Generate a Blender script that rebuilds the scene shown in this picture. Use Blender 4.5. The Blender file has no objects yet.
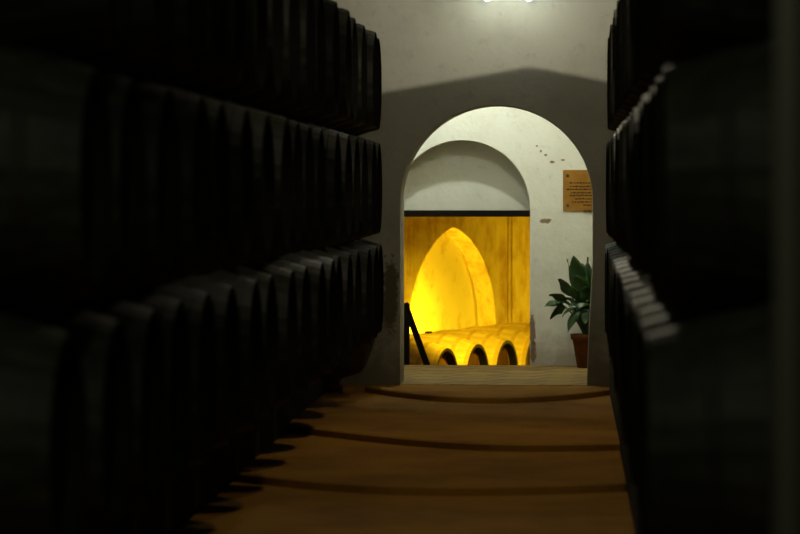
import bpy, bmesh, math, random
from mathutils import Vector, Matrix
random.seed(7)
PI = math.pi
SC = bpy.context.scene
COL = SC.collection
F = 3125.0            # focal length in pixels of an 800 px wide frame
H = 1.6               # eye height

# ------------------------------------------------------------------ materials
def nt(name, rough=0.8, spec=0.3):
    m = bpy.data.materials.new(name); m.use_nodes = True
    n = m.node_tree; b = n.nodes['Principled BSDF']
    b.inputs['Roughness'].default_value = rough
    b.inputs['Specular IOR Level'].default_value = spec
    return m, n, b

def N(n, t, **kw):
    x = n.nodes.new(t)
    for k, v in kw.items(): setattr(x, k, v)
    return x

def val(n, sock, v):
    if hasattr(v, 'links') or hasattr(v, 'is_linked'): n.links.new(v, sock)
    else: sock.default_value = v

def math_(n, op, a, b=None, clamp=False):
    x = N(n, 'ShaderNodeMath', operation=op, use_clamp=clamp)
    val(n, x.inputs[0], a)
    if b is not None: val(n, x.inputs[1], b)
    return x.outputs[0]

def mix(n, f, a, b):
    x = N(n, 'ShaderNodeMix', data_type='RGBA')
    val(n, x.inputs[0], f)
    val(n, x.inputs[6], a if hasattr(a, 'links') else (*a, 1)); val(n, x.inputs[7], b if hasattr(b, 'links') else (*b, 1))
    return x.outputs[2]

def noise(n, scale, detail=4, rough=0.55, vec=None, dist=0.0):
    x = N(n, 'ShaderNodeTexNoise')
    x.inputs['Scale'].default_value = scale; x.inputs['Detail'].default_value = detail
    x.inputs['Roughness'].default_value = rough; x.inputs['Distortion'].default_value = dist
    if vec is not None: n.links.new(vec, x.inputs['Vector'])
    return x.outputs['Fac']

def ramp(n, f, lo, hi):
    x = N(n, 'ShaderNodeMapRange', interpolation_type='SMOOTHSTEP')
    val(n, x.inputs[0], f); x.inputs[1].default_value = lo; x.inputs[2].default_value = hi
    return x.outputs[0]

def objco(n):
    return N(n, 'ShaderNodeTexCoord').outputs['Object']

def stretched(n, sx, sy, sz):
    mp = N(n, 'ShaderNodeMapping'); mp.inputs['Scale'].default_value = (sx, sy, sz)
    n.links.new(objco(n), mp.inputs['Vector']); return mp.outputs[0]

def bump(n, b, h, strength=0.3, dist=0.01):
    x = N(n, 'ShaderNodeBump'); x.inputs['Strength'].default_value = strength
    x.inputs['Distance'].default_value = dist
    n.links.new(h, x.inputs['Height']); n.links.new(x.outputs[0], b.inputs['Normal'])

def mat_noise(name, c1, c2, scale, rough=0.8, spec=0.3, st=(1, 1, 1), bs=0.3, bd=0.005):
    m, n, b = nt(name, rough, spec)
    f = noise(n, scale, 5, 0.6, stretched(n, *st))
    n.links.new(mix(n, ramp(n, f, 0.3, 0.7), c1, c2), b.inputs['Base Color'])
    bump(n, b, f, bs, bd)
    return m

def plaster(name, c, cd, base_dirt, chips=(), top=None, rough=0.9, dirt_z=0.4, dirt_amt=0.9):
    """lime plaster: mottling, a damp stained base and a few knocked-off chips or painted bump shadows (x, z, rx, rz)"""
    m, n, b = nt(name, rough, 0.15)
    co = objco(n)
    f1 = noise(n, 1.6, 6, 0.6, co); f2 = noise(n, 14, 4, 0.6, co)
    col = mix(n, ramp(n, f1, 0.42, 0.72), c, cd)
    col = mix(n, math_(n, 'MULTIPLY', ramp(n, f2, 0.58, 0.72), 0.25), col, [v * 0.7 for v in cd])
    sep = N(n, 'ShaderNodeSeparateXYZ'); n.links.new(co, sep.inputs[0])
    z = math_(n, 'ADD', sep.outputs[2], math_(n, 'MULTIPLY', math_(n, 'SUBTRACT', noise(n, 5, 6, 0.65, co), 0.5), dirt_z * 1.5))
    mk = math_(n, 'MULTIPLY', math_(n, 'SUBTRACT', 1.0, ramp(n, z, 0.02, dirt_z)), dirt_amt)
    col = mix(n, mk, col, base_dirt)
    nz = noise(n, 34, 6, 0.75, co); nz2 = noise(n, 9, 4, 0.6, co)
    for (x, zz, rx, rz) in chips:
        dx = math_(n, 'DIVIDE', math_(n, 'SUBTRACT', sep.outputs[0], x), rx)
        dz = math_(n, 'DIVIDE', math_(n, 'SUBTRACT', sep.outputs[2], zz), rz)
        d = math_(n, 'SQRT', math_(n, 'ADD', math_(n, 'MULTIPLY', dx, dx), math_(n, 'MULTIPLY', dz, dz)))
        d = math_(n, 'ADD', d, math_(n, 'MULTIPLY', math_(n, 'SUBTRACT', nz, 0.5), 1.6))
        d = math_(n, 'ADD', d, math_(n, 'MULTIPLY', math_(n, 'SUBTRACT', nz2, 0.5), 1.2))
        col = mix(n, math_(n, 'MULTIPLY', math_(n, 'SUBTRACT', 1.0, ramp(n, d, 0.75, 1.05)), 0.85), col, base_dirt)
    n.links.new(col, b.inputs['Base Color'])
    h = math_(n, 'ADD', f1, math_(n, 'MULTIPLY', f2, 0.3))
    bump(n, b, h, 0.5, 0.02)
    return m

M = {}
# the black paint of the stacked casks, slightly glossy and dusty
m, n, b = nt('black_cask_paint', 0.6, 0.15)
f = noise(n, 5, 5, 0.6, stretched(n, .6, 3, 3))
n.links.new(mix(n, ramp(n, f, 0.4, 0.75), (.013, .014, .010), (.034, .034, .023)), b.inputs['Base Color'])
n.links.new(math_(n, 'ADD', 0.42, math_(n, 'MULTIPLY', f, 0.3)), b.inputs['Roughness'])
bump(n, b, f, 0.25, 0.004); M['black'] = m
M['black_head'] = mat_noise('black_cask_head', (.007, .007, .005), (.012, .011, .008), 4, 0.8, 0.0, (3, 3, .4))
M['black_chime'] = mat_noise('black_cask_chime', (.007, .007, .005), (.012, .011, .009), 6, 0.8, 0.0)
M['iron'] = mat_noise('dark_iron_hoop', (.012, .012, .011), (.022, .019, .015), 9, 0.6, 0.12)
M['oak'] = mat_noise('bare_oak_staves', (.55, .40, .17), (.78, .62, .32), 4, 0.6, 0.3, (.35, 4, 4), .5)
M['oak_head'] = mat_noise('aged_oak_head', (.07, .030, .012), (.13, .060, .025), 5, 0.7, 0.2, (3, 3, .4))
M['oak_hoop'] = mat_noise('rusty_hoop', (.46, .31, .12), (.60, .43, .19), 12, 0.6, 0.3)
M['chime'] = mat_noise('black_chime', (.004, .004, .004), (.008, .007, .006), 9, 0.6, 0.2)
M['timber'] = mat_noise('dark_timber', (.010, .008, .006), (.02, .015, .010), 6, 0.8, 0.2, (1, 1, .2))
M['runner'] = mat_noise('old_runner_timber', (.007, .005, .003), (.013, .009, .005), 6, 0.9, 0.1, (1, .2, 1))
M['stone'] = mat_noise('support_stone', (.03, .026, .02), (.05, .043, .03), 8, 0.95, 0.1)
M['lintel'] = mat_noise('blackened_lintel', (.006, .005, .004), (.014, .010, .006), 6, 0.9, 0.1, (.3, 1, 1))
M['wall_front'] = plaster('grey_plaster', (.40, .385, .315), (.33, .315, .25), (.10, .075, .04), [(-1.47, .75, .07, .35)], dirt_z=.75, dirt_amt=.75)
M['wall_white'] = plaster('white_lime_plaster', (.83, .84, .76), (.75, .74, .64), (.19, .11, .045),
    [(-.205, 1.335, .050, .026), (-.285, 2.023, .014, .010), (-.248, 1.977, .012, .014), (-.205, 1.94, .014, .010), (-.142, 1.876, .024, .012), (-.05, 1.894, .022, .012),  # last mark paints in a plaster bump and its shadow
     (-.328, .33, .036, .15), (-.318, .14, .028, .10)], dirt_z=.36, dirt_amt=.6)
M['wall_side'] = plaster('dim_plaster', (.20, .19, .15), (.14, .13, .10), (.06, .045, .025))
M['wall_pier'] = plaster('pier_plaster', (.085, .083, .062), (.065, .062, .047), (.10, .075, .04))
# stained plaster of the cellar room, darkened so the niche looks more brightly lit
m, n, b = nt('stained_cellar_plaster', 0.9, 0.15)
co = objco(n)
f1 = noise(n, 2.2, 6, 0.65, co); f2 = noise(n, 3.2, 7, 0.7, stretched(n, 6, 6, .5)); f3 = noise(n, 30, 4, 0.6, co); f4 = noise(n, 5.5, 8, 0.75, co)
col = mix(n, ramp(n, f1, 0.40, 0.72), (.68, .58, .36), (.42, .26, .09))
col = mix(n, math_(n, 'MULTIPLY', ramp(n, f2, 0.50, 0.68), 0.75), col, (.34, .19, .06))
col = mix(n, math_(n, 'MULTIPLY', ramp(n, f4, 0.56, 0.66), 0.35), col, (.30, .19, .06))
col = mix(n, math_(n, 'MULTIPLY', ramp(n, f3, 0.58, 0.70), 0.4), col, (.40, .27, .10))
n.links.new(col, b.inputs['Base Color']); bump(n, b, f1, 0.6, 0.03); M['cellar'] = m
m, n, b = nt('brightened_niche_plaster', 0.9, 0.15)  # cleaner plaster, its colour lifted to paint in the niche's glow
co = objco(n); f1 = noise(n, 3.0, 7, 0.7, co)
n.links.new(mix(n, ramp(n, f1, 0.5, 0.75), (.90, .83, .58), (.62, .46, .2)), b.inputs['Base Color'])
bump(n, b, f1, 0.5, 0.02); M['niche'] = m
# trodden ochre earth
m, n, b = nt('ochre_earth', 0.95, 0.1)
co = objco(n)
f1 = noise(n, 1.1, 7, 0.65, co); f2 = noise(n, 18, 6, 0.7, co)
col = mix(n, ramp(n, f1, 0.35, 0.7), (.37, .172, .021), (.23, .104, .014))
col = mix(n, math_(n, 'MULTIPLY', ramp(n, f2, 0.55, 0.7), 0.4), col, (.17, .09, .025))
n.links.new(col, b.inputs['Base Color']); bump(n, b, math_(n, 'ADD', f2, math_(n, 'MULTIPLY', f1, 2)), 0.6, 0.02); M['earth'] = m
# worn stone tiles of the passage
m, n, b = nt('worn_passage_tiles', 0.8, 0.25)
co = objco(n)
br = N(n, 'ShaderNodeTexBrick'); mp = N(n, 'ShaderNodeMapping'); mp.inputs['Rotation'].default_value = (0, 0, .5); n.links.new(co, mp.inputs['Vector']); n.links.new(mp.outputs[0], br.inputs['Vector'])
br.offset = 0.5; br.inputs['Scale'].default_value = 1.0
br.inputs['Brick Width'].default_value = .42; br.inputs['Row Height'].default_value = .42; br.inputs['Mortar Size'].default_value = .018
br.inputs['Color1'].default_value = (.29, .19, .06, 1); br.inputs['Color2'].default_value = (.22, .14, .042, 1); br.inputs['Mortar'].default_value = (.11, .07, .025, 1)
f1 = noise(n, 2.5, 6, 0.65, co)
n.links.new(mix(n, math_(n, 'MULTIPLY', ramp(n, f1, 0.45, 0.7), 0.6), br.outputs['Color'], (.13, .08, .03)), b.inputs['Base Color'])
bump(n, b, br.outputs['Fac'], -0.4, 0.01); M['tiles'] = m
M['cellar_floor'] = mat_noise('cellar_earth', (.30, .19, .08), (.22, .13, .05), 3, 0.95, 0.1)
M['ceiling'] = mat_noise('dark_ceiling', (.10, .09, .07), (.14, .13, .10), 3, 0.95, 0.1)  # plain dark mottled ceiling colour
M['plaque'] = mat_noise('bronze_plaque', (.40, .19, .016), (.28, .122, .010), 7, 0.42, 0.5, (1, 1, 2.5), .15)
M['ink'] = mat_noise('engraved_lettering', (.02, .012, .006), (.035, .02, .01), 9)
M['screw'] = mat_noise('dark_screw', (.05, .04, .02), (.09, .07, .035), 20, 0.4, 0.5)
M['terracotta'] = mat_noise('terracotta', (.19, .068, .022), (.13, .045, .014), 8, 0.85, 0.2)
M['soil'] = mat_noise('potting_soil', (.03, .02, .012), (.06, .04, .025), 25, 1.0, 0.1)
M['leaf'] = mat_noise('glossy_leaf', (.018, .052, .014), (.032, .085, .022), 3, 0.36, 0.5, (1, 1, 1), .1)
M['stalk'] = mat_noise('leaf_stalk', (.03, .07, .02), (.05, .10, .03), 10, 0.5)
M['metal'] = mat_noise('lamp_metal', (.16, .16, .14), (.22, .22, .2), 8, 0.5, 0.5)
M['cable'] = mat_noise('old_cable', (.22, .13, .04), (.30, .18, .06), 8, 0.7)
m, n, b = nt('lamp_glass'); b.inputs['Base Color'].default_value = (.9, .9, .85, 1)
b.inputs['Emission Color'].default_value = (.88, 1, .93, 1); b.inputs['Emission Strength'].default_value = 45; M['bulb'] = m

# ------------------------------------------------------------------ object helpers
def link(name, bm, mat, parent=None, smooth=False):
    me = bpy.data.meshes.new(name)
    bmesh.ops.recalc_face_normals(bm, faces=bm.faces[:])
    bm.to_mesh(me); bm.free()
    me.materials.append(M[mat] if isinstance(mat, str) else mat)
    if smooth:
        for p in me.polygons: p.use_smooth = True
    o = bpy.data.objects.new(name, me); COL.objects.link(o)
    if parent: o.parent = parent
    return o

def tag(o, label, cat, group=None):
    o['label'] = label; o['category'] = cat
    if group: o['group'] = group
    return o

def thing(name, label, cat, loc, rotz=0, group=None):
    o = bpy.data.objects.new(name, None); o.empty_display_size = .1
    COL.objects.link(o); o.location = loc; o.rotation_euler = (0, 0, rotz)
    return tag(o, label, cat, group)

def struct(o):
    o['kind'] = 'structure'; return o

def box(bm, x0, x1, y0, y1, z0, z1, bev=0):
    r = bmesh.ops.create_cube(bm, size=1)
    for v in r['verts']:
        v.co = Vector((x0 + (v.co.x + .5) * (x1 - x0), y0 + (v.co.y + .5) * (y1 - y0), z0 + (v.co.z + .5) * (z1 - z0)))
    if bev:
        es = list({e for v in r['verts'] for e in v.link_edges})
        bmesh.ops.bevel(bm, geom=es, offset=bev, segments=2, affect='EDGES')

def boxobj(name, mat, *a, parent=None, bev=0):
    bm = bmesh.new(); box(bm, *a, bev=bev); return link(name, bm, mat, parent)

def beam(bm, p, q, w, d):
    p, q = Vector(p), Vector(q); ax = (q - p).normalized()
    s = ax.cross(Vector((0, 1, 0))).normalized() * (w / 2); t = ax.cross(s).normalized() * (d / 2)
    vs = [bm.verts.new(c + i * s + j * t) for c in (p, q) for (i, j) in ((-1, -1), (1, -1), (1, 1), (-1, 1))]
    for f in ((0, 1, 2, 3), (7, 6, 5, 4), (0, 4, 5, 1), (1, 5, 6, 2), (2, 6, 7, 3), (3, 7, 4, 0)): bm.faces.new([vs[i] for i in f])

def lathe(bm, prof, seg, axis='x', closed=False, jitter=None):
    """prof: list of (along, radius); closed joins the last ring to the first"""
    rings = []
    for (a, r) in prof:
        ring = []
        for k in range(seg):
            th = 2 * PI * (k + .5) / seg; c, s = r * math.cos(th), r * math.sin(th)
            ring.append(bm.verts.new((a, c, s) if axis == 'x' else (c, s, a)))
        rings.append(ring)
    prs = list(zip(rings, rings[1:])) + ([(rings[-1], rings[0])] if closed else [])
    for A, B in prs:
        for k in range(seg): bm.faces.new((A[k], A[(k + 1) % seg], B[(k + 1) % seg], B[k]))
    return rings

# ------------------------------------------------------------------ casks
SEG = 30
def make_cask(name, R, RH, L, mats, pos_hoops, rec=.05, th=.028):
    """cask lying with its axis on local x, origin at the lowest point of the belly; parts under an Empty"""
    root = bpy.data.objects.new(name, None); root.empty_display_size = .1; COL.objects.link(root)
    hl = L / 2
    rad = lambda u: R - (R - RH) * (abs(u) / hl) ** 2.0
    def add(nm, bm, mat):
        for v in bm.verts: v.co.z += R
        return link(nm, bm, mats[mat], root)
    bm = bmesh.new()
    us = [hl * (i / 10) for i in range(-10, 11)]
    prof = [(-hl + rec, RH - th - .004), (-hl, RH - th)] + [(u, rad(u)) for u in us] + [(hl, RH - th), (hl - rec, RH - th - .004)]
    lathe(bm, prof, SEG); add('body', bm, 'body')
    for s in (1, -1):                                  # boarded heads, recessed behind the chime
        bm = bmesh.new(); rr = RH - th - .003; nb = 6
        for k in range(nb):
            a0 = -rr + 2 * rr * k / nb + .002; a1 = -rr + 2 * rr * (k + 1) / nb - .002
            top = [(a0 + (a1 - a0) * t / 6) for t in range(7)]
            pts = [(y, math.sqrt(max(rr * rr - y * y, 1e-6))) for y in top]
            pts = pts + [(y, -z) for y, z in reversed(pts)]
            front = [bm.verts.new((s * (hl - rec), y, z)) for y, z in pts]
            back = [bm.verts.new((s * (hl - rec - .02), y, z)) for y, z in pts]
            bm.faces.new(front); bm.faces.new(back[::-1])
            for i in range(len(pts)): bm.faces.new((front[i], front[(i + 1) % len(pts)], back[(i + 1) % len(pts)], back[i]))
        add('head', bm, 'head')
        bm = bmesh.new()                               # the end hoop round the rim, and the inside of the chime
        lathe(bm, [(s * (hl + .002), RH + .004), (s * (hl - .045), rad(hl - .045) + .004),
                   (s * (hl - .045), rad(hl - .045) - .003)], SEG)
        add('end_hoop', bm, 'end')
        bm = bmesh.new()
        lathe(bm, [(s * (hl + .0021), RH + .003), (s * (hl + .0025), RH + .001), (s * (hl + .0025), RH - th - .001), (s * (hl - rec + .004), RH - th - .006)], SEG)
        add('chime', bm, 'chime')
    for u in pos_hoops:
        for s in (1, -1):
            bm = bmesh.new(); a, c = s * (u - .024), s * (u + .024)
            lathe(bm, [(a, rad(a) - .002), (a, rad(a) + .004), (c, rad(c) + .004), (c, rad(c) - .002)], SEG, closed=True)
            add('hoop', bm, 'hoop')
    return root

def copy_tree(root):
    c = root.copy(); COL.objects.link(c)
    for ch in root.children:
        d = ch.copy(); COL.objects.link(d); d.parent = c
        d.matrix_parent_inverse = ch.matrix_parent_inverse
    return c

D, L, RH = .94, 1.2, .352
R = D / 2 - .003
TZ = D * math.sqrt(3) / 2
ORD = ['first', 'second', 'third', 'fourth', 'fifth', 'sixth', 'seventh', 'eighth', 'ninth', 'tenth', 'eleventh', 'twelfth',
       'thirteenth', 'fourteenth', 'fifteenth', 'sixteenth', 'seventeenth', 'eighteenth', 'nineteenth']
XL, XR, ZB = -1.5, .30, .35
cmat = {'body': 'black', 'head': 'black_head', 'hoop': 'iron', 'chime': 'black_chime', 'end': 'black'}
proto = make_cask('wine_cask', R, RH, L, cmat, (.42, .24)); used = [False]
TIER = [('bottom', 25.35, 18), ('middle', 24.88, 17), ('top', 24.41, 16)]
for side, sx in (('left', -1), ('right', 1)):
    for ti, (tn, ylast, cnt) in enumerate(TIER):
        for k in range(cnt):
            c = copy_tree(proto) if used[0] else proto; used[0] = True
            j = random.uniform(-.022, .022)
            if side == 'right': j = abs(j) * .6 * (k > 0)
            x = XL - L / 2 + j if side == 'left' else XR + L / 2 + j
            if side == 'left' and ti == 2: x += .035
            if side == 'right' and ti == 0: x -= .065 * (1 - k / (cnt - 1))
            c.location = (x, ylast - (cnt - 1 - k) * D, ZB + ti * TZ)
            c.rotation_euler = (0, 0, random.uniform(-.006, .006))
            where = 'at the near end' if k == 0 else ('last before the arch wall' if k == cnt - 1 else ORD[k] + ' from the near end')
            tag(c, 'black wine cask ' + where + ', ' + tn + ' tier of the ' + side + '-hand stack', 'cask',
                tn + ' tier of casks in the ' + side + ' stack')

# runners the bottom tiers lie on, carried by stone blocks
def runner(x, side, which, w=.11, solid=False):
    y0, y1 = 9.0, 25.6
    r = thing('timber_runner', which + ' dark timber runner under the ' + side + '-hand stack of casks', 'beam', (x, y0, 0), 0, 'timber runners under the casks')
    u = abs(x - (XL - L / 2 if side == 'left' else XR + L / 2))
    top = ZB + (R - (R - (R - (R - RH) * (u / (L / 2)) ** 2))) * 0 + (R - RH) * ((max(u - w / 2 - (.095 if side == 'right' else .03), 0)) / (L / 2)) ** 2 - .005
    boxobj('beam', 'runner', -w / 2, w / 2, 0, y1 - y0, (-.1 if solid else top - .13), top, parent=r, bev=.008)
    if not solid:
        for k in range(9):
            yy = .25 + k * 1.85
            boxobj('stone_block', 'stone', -.1, .1, yy - .12, yy + .12, -.14, top - .131, parent=r, bev=.012)
runner(-1.5 - .54, 'left', 'front', .11, True); runner(-1.5 - .90, 'left', 'rear')
runner(.30 + .10, 'right', 'front', .12, True); runner(.30 + .86, 'right', 'rear')  # right front one is an added solid board keeping the floor beneath dark

# ------------------------------------------------------------------ walls with arched openings
def arch_wall(name, mat, x0, x1, zb, zt, y0, y1, xs, zf, jit=0.0):
    """solid wall from y0 to y1 with an opening whose crown follows zf(x) over the sorted xs"""
    bm = bmesh.new()
    def quad(a, b, c, d): bm.faces.new([bm.verts.new(v) for v in (a, b, c, d)])
    for y in (y0, y1):
        quad((x0, y, zb), (xs[0], y, zb), (xs[0], y, zt), (x0, y, zt))
        quad((xs[-1], y, zb), (x1, y, zb), (x1, y, zt), (xs[-1], y, zt))
        for a, b_ in zip(xs, xs[1:]): quad((a, y, zf(a)), (b_, y, zf(b_)), (b_, y, zt), (a, y, zt))
    for a, b_ in zip(xs, xs[1:]): quad((a, y0, zf(a)), (b_, y0, zf(b_)), (b_, y1, zf(b_)), (a, y1, zf(a)))
    for x, s in ((xs[0], 1), (xs[-1], -1)): quad((x, y0, zb), (x, y1, zb), (x, y1, zf(x)), (x, y0, zf(x)))
    quad((x0, y0, zt), (x1, y0, zt), (x1, y1, zt), (x0, y1, zt))
    quad((x0, y0, zb), (x0, y1, zb), (x0, y1, zt), (x0, y0, zt)); quad((x1, y0, zb), (x1, y1, zb), (x1, y1, zt), (x1, y0, zt))
    bmesh.ops.remove_doubles(bm, verts=bm.verts[:], dist=1e-5)
    return link(name, bm, mat)

def round_xs(cx, r, n=40): return [cx - r * math.cos(PI * i / n) for i in range(n + 1)]
def round_f(cx, r, sp): return lambda x: sp + math.sqrt(max(r * r - (x - cx) ** 2, 0))

Z1, T1 = 25.83, .62
CX1, R1, SP1 = -.5905, .797, 1.524
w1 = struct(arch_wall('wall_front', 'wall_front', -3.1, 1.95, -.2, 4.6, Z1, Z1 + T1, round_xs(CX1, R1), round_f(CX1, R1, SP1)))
# worn, slightly swollen foot of the right jamb
bm = bmesh.new()
pts = [(.207, 1.0), (.192, .75), (.178, .5), (.168, .2), (.158, -.02), (.21, -.02), (.21, 1.0)]
A = [bm.verts.new((x, Z1 - .004, z)) for x, z in pts]; B = [bm.verts.new((x, Z1 + T1, z)) for x, z in pts]
bm.faces.new(A); bm.faces.new(B[::-1])
for i in range(len(pts)): bm.faces.new((A[i], A[(i + 1) % len(pts)], B[(i + 1) % len(pts)], B[i]))
struct(link('trim_1', bm, 'wall_front'))

Z2 = 28.75
CX2, R2, SP2 = -.974, .625, 1.453
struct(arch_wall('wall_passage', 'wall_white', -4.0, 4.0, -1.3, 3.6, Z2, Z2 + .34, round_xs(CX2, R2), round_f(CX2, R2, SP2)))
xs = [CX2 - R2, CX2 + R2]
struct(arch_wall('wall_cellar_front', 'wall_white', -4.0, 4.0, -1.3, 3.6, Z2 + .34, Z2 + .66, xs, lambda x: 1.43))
o = boxobj('door_lintel', 'lintel', CX2 - R2 - .0, CX2 + R2 - .0, Z2 + .06, Z2 + .66, 1.372, 1.428)
struct(o)
# side walls, ceilings
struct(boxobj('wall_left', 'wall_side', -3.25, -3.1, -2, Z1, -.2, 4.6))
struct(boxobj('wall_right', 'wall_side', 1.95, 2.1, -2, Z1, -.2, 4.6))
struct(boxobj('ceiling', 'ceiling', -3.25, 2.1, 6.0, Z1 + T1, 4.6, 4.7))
struct(boxobj('wall_passage_left', 'wall_white', -4.1, -4.0, Z1 + .1, Z2, -.1, 3.6))
struct(boxobj('wall_passage_right', 'wall_white', 4.0, 4.1, Z1 + .1, Z2, -.1, 3.6))
struct(boxobj('ceiling_passage', 'wall_white', -4.1, 4.1, Z1 + T1, Z2 + .66, 3.6, 3.7))
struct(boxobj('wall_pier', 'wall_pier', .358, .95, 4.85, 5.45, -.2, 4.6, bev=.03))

# ------------------------------------------------------------------ floors: trodden earth with shallow worn steps
def steps(x):
    u = (x + .6) / .95
    return [24.35 + 1.05 * min(u * u, 1.3), 20.4 + .45 * ((x + .1) / 1.0) ** 2 * (1.0 if x < -.1 else .8) + .05 * math.sin(3 * x),
            17.95 + .35 * ((x + .5) / 1.0) ** 2 + .06 * math.sin(2.3 * x + 1)]
bm = bmesh.new(); rows = []
xs_ = [-3.1 + 5.05 * i / 60 for i in range(61)]
for x in xs_:
    st = steps(x); col_ = []; h = 0.0
    col_.append((Z1 + T1, h)); last = Z1 + .02; col_.append((Z1 + .02, h))
    for s, dh in zip(st, (.045, .05, .048)):
        s = min(s, last - .12)
        for i in range(1, 6): col_.append((last + (s + .06 - last) * i / 6, h))
        col_ += [(s + .06, h), (s + .02, h - .003), (s, h - .010), (s - .010, h - dh), (s - .05, h - dh - .004)]
        h -= dh; last = s - .05
    for i in range(1, 25): col_.append((last + (-3 - last) * i / 24, h - .004))
    rows.append([bm.verts.new((x, y, z)) for y, z in col_])
for A, B in zip(rows, rows[1:]):
    for k in range(len(A) - 1): bm.faces.new((A[k], B[k], B[k + 1], A[k + 1]))
struct(link('floor', bm, 'earth', smooth=False))
struct(boxobj('floor_passage', 'tiles', -4.0, 4.0, Z1 + .015, Z2 + .04, -.15, .004))
struct(boxobj('floor_cellar', 'cellar_floor', -9, 6, Z2 + .04, 48, -1.3, -1.12))

# ------------------------------------------------------------------ cellar room beyond, turned against the passage
AX = Vector((-.949, .314, 0)).normalized(); RD = Vector((.314, .949, 0)).normalized()
P0 = Vector((-.73, 38.0, 0)) + AX * 1.40
ang = math.atan2(RD.y, RD.x)
prof = [(0, 1.145), (.2, 1.115), (.4, 1.06), (.62, .985), (.8, .90), (1.0, .79), (1.16, .675), (1.3, .545), (1.42, .40), (1.51, .25), (1.58, .08), (1.62, -.13), (1.64, -.4), (1.65, -1.2)]
def niche_z(u):
    u = abs(u)
    for (a, za), (b_, zb_) in zip(prof, prof[1:]):
        if a <= u <= b_: return za + (zb_ - za) * (u - a) / (b_ - a)
    return -1.2
TC = 1.87
xs = [TC - u for u, _ in reversed(prof)] + [TC + u for u, _ in prof[1:]]
w = struct(arch_wall('wall_cellar', 'cellar', -7.5, 8.5, -1.25, 4.0, 0, .25, xs, lambda x: niche_z(x - TC)))
w.location = P0; w.rotation_euler = (0, 0, ang)
w = struct(boxobj('wall_cellar_niche', 'niche', TC - 2.2, TC + 2.2, .25, .4, -1.25, 2.2))
w.location = P0; w.rotation_euler = (0, 0, ang)
struct(boxobj('ceiling_cellar', 'cellar', -9, 6, Z2 + .66, 48, 4.0, 4.1))
struct(boxobj('wall_cellar_right', 'cellar', 4.0, 4.1, Z2 + .66, 48, -1.25, 4.0))
struct(boxobj('wall_cellar_left', 'cellar', -6.1, -6.0, Z2 + .66, 36, -1.25, 4.0))

D2, L2, RH2 = 1.05, 1.25, .40
omat = {'body': 'oak', 'head': 'oak_head', 'hoop': 'oak_hoop', 'chime': 'chime', 'end': 'oak_hoop'}
oak = make_cask('oak_cask', D2 / 2 - .003, RH2, L2, omat, (.42, .22), .10, .034); first = True
olab = ['bare oak cask half hidden behind the slanting dark brace', 'bare oak cask with its dark head second from the left in the yellow cellar',
        'bare oak cask third from the left, in the middle of the lit cellar row', 'bare oak cask whose tall dark head is rightmost in the doorway',
        'brightest bare oak cask, its head hidden by the right door jamb']
for k in range(-2, 3):
    c = oak if first else copy_tree(oak); first = False
    hp = Vector((-.735, 38.0, 0)) + RD * (D2 * k)
    ctr = hp + AX * (L2 / 2)
    c.location = (ctr.x, ctr.y, -1.125)
    c.rotation_euler = (0, 0, math.atan2(AX.y, AX.x) + random.uniform(-.01, .01))
    tag(c, olab[k + 2], 'cask', 'oak casks in the lit cellar')
    if k == -1:
        bm = bmesh.new(); lathe(bm, [(D2 - .02, .05), (D2 + .016, .042), (D2 + .017, .002)], 12, 'z'); link('bung', bm, 'chime', c)
# two thin cables down the cellar wall
for i, (t, r, lb) in enumerate(((3.95, .007, 'left'), (4.10, .006, 'right'))):
    bm = bmesh.new(); lathe(bm, [(-1.0, r), (1.5, r), (2.9, r)], 8, 'z')
    o = link('wall_cable', bm, 'cable'); p = P0 + RD * t - AX * .014; o.location = p
    tag(o, lb + ' of two thin brown cables running down the yellow cellar wall', 'cable', 'cables on the cellar wall')

# dark timber post with a slanting brace, standing in the doorway
yk = Z2 + .95
t = thing('stair_rail', 'dark timber post with slanting brace at the left side of the yellow doorway', 'rail', (-1.555, yk, -1.12))
bm = bmesh.new(); box(bm, -.033, .05, -.035, .035, 0, 1.66, bev=.006); link('post', bm, 'timber', t)
bm = bmesh.new(); beam(bm, (.0, .075, 1.66), (.60, .075, .0), .058, .05); link('brace', bm, 'timber', t)
bm = bmesh.new(); box(bm, -.08, .72, -.05, .13, 0, .05, bev=.006); link('foot', bm, 'timber', t)

# ------------------------------------------------------------------ plaque
px0, pz0, pw, ph = -.046, 1.425, .54, .377
t = thing('wall_plaque', 'brown metal plaque with dark lettering screwed to the white passage wall', 'plaque', (px0, Z2 - .001, pz0))
bm = bmesh.new(); box(bm, 0, pw, -.014, 0, 0, ph, bev=.003); plate_faces = set(bm.faces)
lines = [(203, 265), (235, 268), (260, 240), (290, 280), (315, 268), (345, 315), (372, 290), (400, 390), (452, 390)]
for (py, sx) in lines:
    z = ph - (py - 88) / 8.9 / 108.8; half = (470 - sx) / 8.9 / 108.8
    x = pw / 2 - half
    while x < pw / 2 + half:
        wl = random.choice((.012, .02, .027, .034)); e = min(x + wl, pw / 2 + half)
        q = x
        while q < e:                                  # worn strokes, too small to read in the photo
            hh = random.choice((.011, .011, .015)); box(bm, q, min(q + .0048, e), -.0155, -.0135, z - .006, z - .006 + hh)
            q += .0056
        x = e + .006
for f_ in bm.faces:
    if f_ not in plate_faces: f_.material_index = 1
link('plate', bm, 'plaque', t).data.materials.append(M['ink'])
for (sx, sz) in ((.043, .052), (.043, ph - .052), (pw - .043, .052), (pw - .043, ph - .052)):
    bm = bmesh.new(); lathe(bm, [(-.014, .016), (-.020, .014), (-.024, .006), (-.0242, .0005)], 14, 'z')
    for v in bm.verts: v.co = Vector((sx + v.co.x, v.co.z, sz + v.co.y))
    link('screw', bm, 'screw', t)

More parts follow.
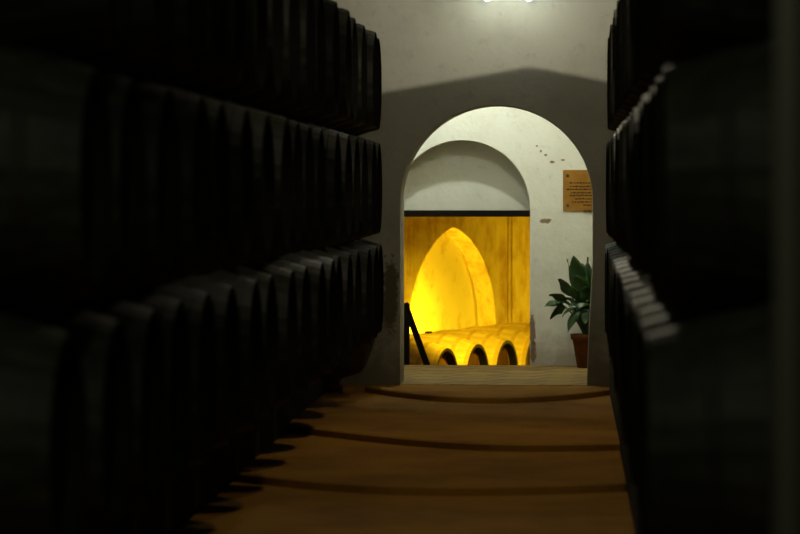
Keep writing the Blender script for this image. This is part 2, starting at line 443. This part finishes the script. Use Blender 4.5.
# ------------------------------------------------------------------ potted plant
pc = Vector((.20, Z2 - .30, .004))
t = thing('potted_plant', 'green broad-leaved plant in a terracotta pot beside the white passage wall', 'plant', pc)
bm = bmesh.new()
lathe(bm, [(0, .002), (0, .115), (.255, .158), (.255, .172), (.305, .178), (.305, .158), (.27, .152)], 28, 'z'); link('pot', bm, 'terracotta', t, True)
bm = bmesh.new(); lathe(bm, [(.27, .154), (.278, .08), (.28, .002)], 20, 'z'); link('soil', bm, 'soil', t)
def leaf(tip, wide, droop, stalk, roll=0.0):
    """blade from the soil: a stalk rising then a broad pointed blade; tip is (x, y, z) from the pot"""
    tip = Vector(tip); base = Vector((tip.x * .10, tip.y * .10, .275))
    mid = base.lerp(tip, .55) + Vector((0, 0, droop))
    P = lambda s: base * (1 - s) ** 2 + mid * 2 * s * (1 - s) + tip * s * s
    bs = bmesh.new(); ring = None
    for i in range(9):
        s = stalk * i / 8; p = P(s); r = .0085 - .003 * i / 8
        rg = [bs.verts.new(p + Vector((r * math.cos(k * PI / 3), r * math.sin(k * PI / 3), 0))) for k in range(6)]
        if ring: [bs.faces.new((ring[k], ring[(k + 1) % 6], rg[(k + 1) % 6], rg[k])) for k in range(6)]
        ring = rg
    bl = bmesh.new(); prev = None; nseg = 14
    side0 = Vector((-tip.y, tip.x, 0)); 
    if side0.length < 1e-3: side0 = Vector((1, 0, 0))
    side0.normalize()
    for i in range(nseg + 1):
        q = i / nseg; s = stalk + (1 - stalk) * q; p = P(s); d = (P(min(s + .02, 1.001)) - P(s - .02)).normalized()
        side = Matrix.Rotation(roll, 3, d) @ side0
        up = side.cross(d)
        wv = wide * (math.sin(PI * min(q, .999) ** .75) ** .8) + .001
        row = []
        for j, (a, l) in enumerate(((-1, .22), (-.5, .04), (0, -.05), (.5, .04), (1, .22))):
            row.append(bl.verts.new(p + side * (a * wv) + up * (l * wv * (1 if j != 2 else 1)) + up * (.006 * math.sin(q * 9 + a * 2))))
        if prev:
            for j in range(4): bl.faces.new((prev[j], prev[j + 1], row[j + 1], row[j]))
        prev = row
    o = link('leaf', bl, 'leaf', t, True)
    sd = o.modifiers.new('thick', 'SOLIDIFY'); sd.thickness = .0025
    link('stalk', bs, 'stalk', o, True)
LV = [((-.37, -.10, .66), .060, .24, .50, .5), ((-.41, .00, .555), .050, .28, .52, -.6), ((-.29, .06, .80), .070, .20, .48, .8), ((-.15, -.06, 1.02), .078, .06, .46, 1.2),
      ((-.20, -.20, .33), .085, .42, .48, .2), ((-.31, -.05, .60), .066, .26, .50, -.3), ((-.07, .02, .95), .078, .08, .46, 1.4), ((-.02, -.14, 1.01), .076, .05, .48, -1.2),
      ((.10, .02, 1.03), .078, .05, .46, 1.0), ((.18, -.10, .96), .075, .12, .46, .5), ((.30, .02, .80), .075, .18, .48, -.5), ((.36, -.08, .60), .068, .24, .48, .4),
      ((.22, .14, .88), .072, .12, .46, .7), ((-.18, -.10, .74), .078, .20, .45, .1), ((-.10, -.22, .54), .078, .30, .46, .0), ((.06, -.22, .68), .075, .24, .48, .2),
      ((-.02, .15, .96), .070, .06, .46, .4), ((.20, -.20, .50), .078, .32, .48, -.2), ((-.36, -.02, .44), .050, .34, .54, .9), ((-.21, .04, .99), .022, .05, .62, .6),
      ((-.13, -.12, .84), .078, .14, .44, .9), ((.05, -.05, .80), .078, .14, .42, .9), ((-.22, .10, .62), .072, .22, .46, .5), ((-.06, -.17, .73), .072, .18, .45, 1.0),
      ((-.12, .05, .70), .080, .16, .42, .6), ((.0, -.2, .62), .08, .22, .42, .4),
      ((-.13, -.18, .46), .085, .30, .44, .1), ((-.09, .08, .60), .08, .20, .40, .6), ((-.17, -.04, .56), .08, .24, .42, -.2), ((-.25, -.16, .47), .075, .30, .48, .3), ((-.05, -.23, .40), .08, .34, .44, -.1), ((-.10, -.08, .64), .085, .18, .38, .3)]
for a in LV: leaf(*a)

# ------------------------------------------------------------------ lamps and added fill lights
def light(name, kind, loc, energy, col, size=.05, **kw):
    l = bpy.data.lights.new(name, kind); l.energy = energy; l.color = col
    if kind in ('POINT', 'SPOT'): l.shadow_soft_size = size
    for k, v in kw.items(): setattr(l, k, v)
    o = bpy.data.objects.new(name, l); COL.objects.link(o); o.location = loc; return o

# added unseen pendant; its folded tray is shaped to shade the lower wall
LP = Vector((-.46, Z1 - 1.6, 3.33))
Wp = [Vector((-2.6, Z1, 2.24)), Vector((-1.51, Z1, 2.426)), Vector((-.314, Z1, 2.633)), Vector((.33, Z1, 2.51)), Vector((1.6, Z1, 2.25))]
t = thing('added_pendant_lamp', 'added unseen pendant lamp with folded metal tray to shade the wall round the arch', 'lamp', (LP.x, LP.y, LP.z))
bm = bmesh.new(); s = .2
e = [(LP + (w_ - LP) * s) - LP for w_ in Wp]
A = [bm.verts.new(v) for v in e]; B = [bm.verts.new((v.x, -.30, v.z)) for v in e]
A2 = [bm.verts.new(v + Vector((0, 0, -.012))) for v in e]; B2 = [bm.verts.new((v.x, -.30, v.z - .012)) for v in e]
for i in range(4):
    bm.faces.new((A[i], A[i + 1], B[i + 1], B[i])); bm.faces.new((A2[i], B2[i], B2[i + 1], A2[i + 1]))
    bm.faces.new((A[i], A2[i], A2[i + 1], A[i + 1])); bm.faces.new((B[i], B[i + 1], B2[i + 1], B2[i]))
bm.faces.new((A[0], B[0], B2[0], A2[0])); bm.faces.new((A[4], A2[4], B2[4], B[4]))
link('tray', bm, 'metal', t)
bm = bmesh.new()
for x in (-.2, .2): box(bm, x - .006, x + .006, -.29, -.278, -.16, 4.6 - LP.z)
link('hanger', bm, 'metal', t)
bm = bmesh.new(); lathe(bm, [(.06, .022), (.14, .022), (.141, .001)], 14, 'z'); link('socket', bm, 'metal', t)
light('added_pendant_light', 'POINT', LP, 58, (1.0, .95, .78), .006)

# bracket lamp with two bulbs close to the wall
zl = 3.206
t = thing('wall_lamp', 'twin-bulb lamp on the grey wall high above the arch, cut by the frame top', 'lamp', (-.49, Z1, zl))
bm = bmesh.new(); box(bm, -.24, .24, -.30, -.24, .06, .11, bev=.01); box(bm, -.03, .03, -.26, 0, .07, .10); box(bm, -.07, .07, -.02, 0, .0, .18, bev=.006); link('bracket', bm, 'metal', t)
for x in (-.172, .168):
    bm = bmesh.new(); lathe(bm, [(.07, .014), (.04, .018), (.01, .03), (-.012, .034), (-.03, .028), (-.042, .015), (-.046, .001)], 16, 'z')
    for v in bm.verts: v.co += Vector((x, -.27, 0))
    link('bulb', bm, 'bulb', t, True)

light('passage_light', 'POINT', (-.9, Z2 - 1.0, 3.2), 56, (.95, 1.0, .87), .05)
light('passage_fill_front', 'POINT', (-.7, Z1 + T1 + .15, 2.95), 19, (.97, 1.0, .84), .05)  # added fill that softens the shade in the tympanum
light('passage_light_right', 'POINT', (1.1, Z2 - 1.0, 2.3), 8, (1.0, .80, .40), .03)
light('aisle_light_far', 'POINT', (-.15, 21.0, 3.1), 48, (1.0, .88, .60), .06)
light('aisle_light', 'POINT', (-.05, 15.6, 3.4), 40, (1.0, .90, .62), .08)
light('aisle_fill_near', 'POINT', (-.5, 6.3, 4.2), 72, (.93, 1.0, .70), .15)  # added unseen fill so the sides of the near casks show
YEL = (1.0, .67, .012)
q = P0 + RD * 4.6 - AX * 2.3
light('cellar_floodlight', 'POINT', (q.x, q.y, -.25), 165, YEL, .1)
sp = light('cellar_cask_spotlight', 'SPOT', (.15, 34.6, 1.3), 1050, YEL, .08, spot_size=math.radians(58), spot_blend=.6)
sp.rotation_euler = (Vector((-1.32, 38.0, -1.05)) - sp.location).to_track_quat('-Z', 'Y').to_euler()
q = P0 + RD * .85 + AX * .02
light('cellar_niche_light', 'POINT', (q.x, q.y, -.72), 300, YEL, .06)

w = bpy.data.worlds.new('World'); SC.world = w; w.use_nodes = True
bg = w.node_tree.nodes['Background']; bg.inputs[0].default_value = (.8, .9, .6, 1); bg.inputs[1].default_value = .03

# ------------------------------------------------------------------ camera
cd = bpy.data.cameras.new('camera'); cam = bpy.data.objects.new('camera', cd); COL.objects.link(cam)
cd.sensor_width = 36; cd.lens = 36 * F / 800; cd.clip_end = 200; cd.clip_start = .05
phi = math.atan(75 / F); psi = math.atan(168 / F * math.cos(phi))
fw = Vector((-math.sin(psi) * math.cos(phi), math.cos(psi) * math.cos(phi), -math.sin(phi)))
rt = Vector((math.cos(psi), math.sin(psi), 0)); up = rt.cross(fw)
mt = Matrix.Identity(4)
for i in range(3): mt[i][0], mt[i][1], mt[i][2] = rt[i], up[i], -fw[i]
mt[2][3] = H; cam.matrix_world = mt
cd.dof.use_dof = True; cd.dof.focus_distance = 27.5; cd.dof.aperture_fstop = 2.8
SC.camera = cam
vs = SC.view_settings
vs.view_transform = 'Standard'; vs.look = 'None'; vs.gamma = 1; vs.use_curve_mapping = False; vs.exposure = 0
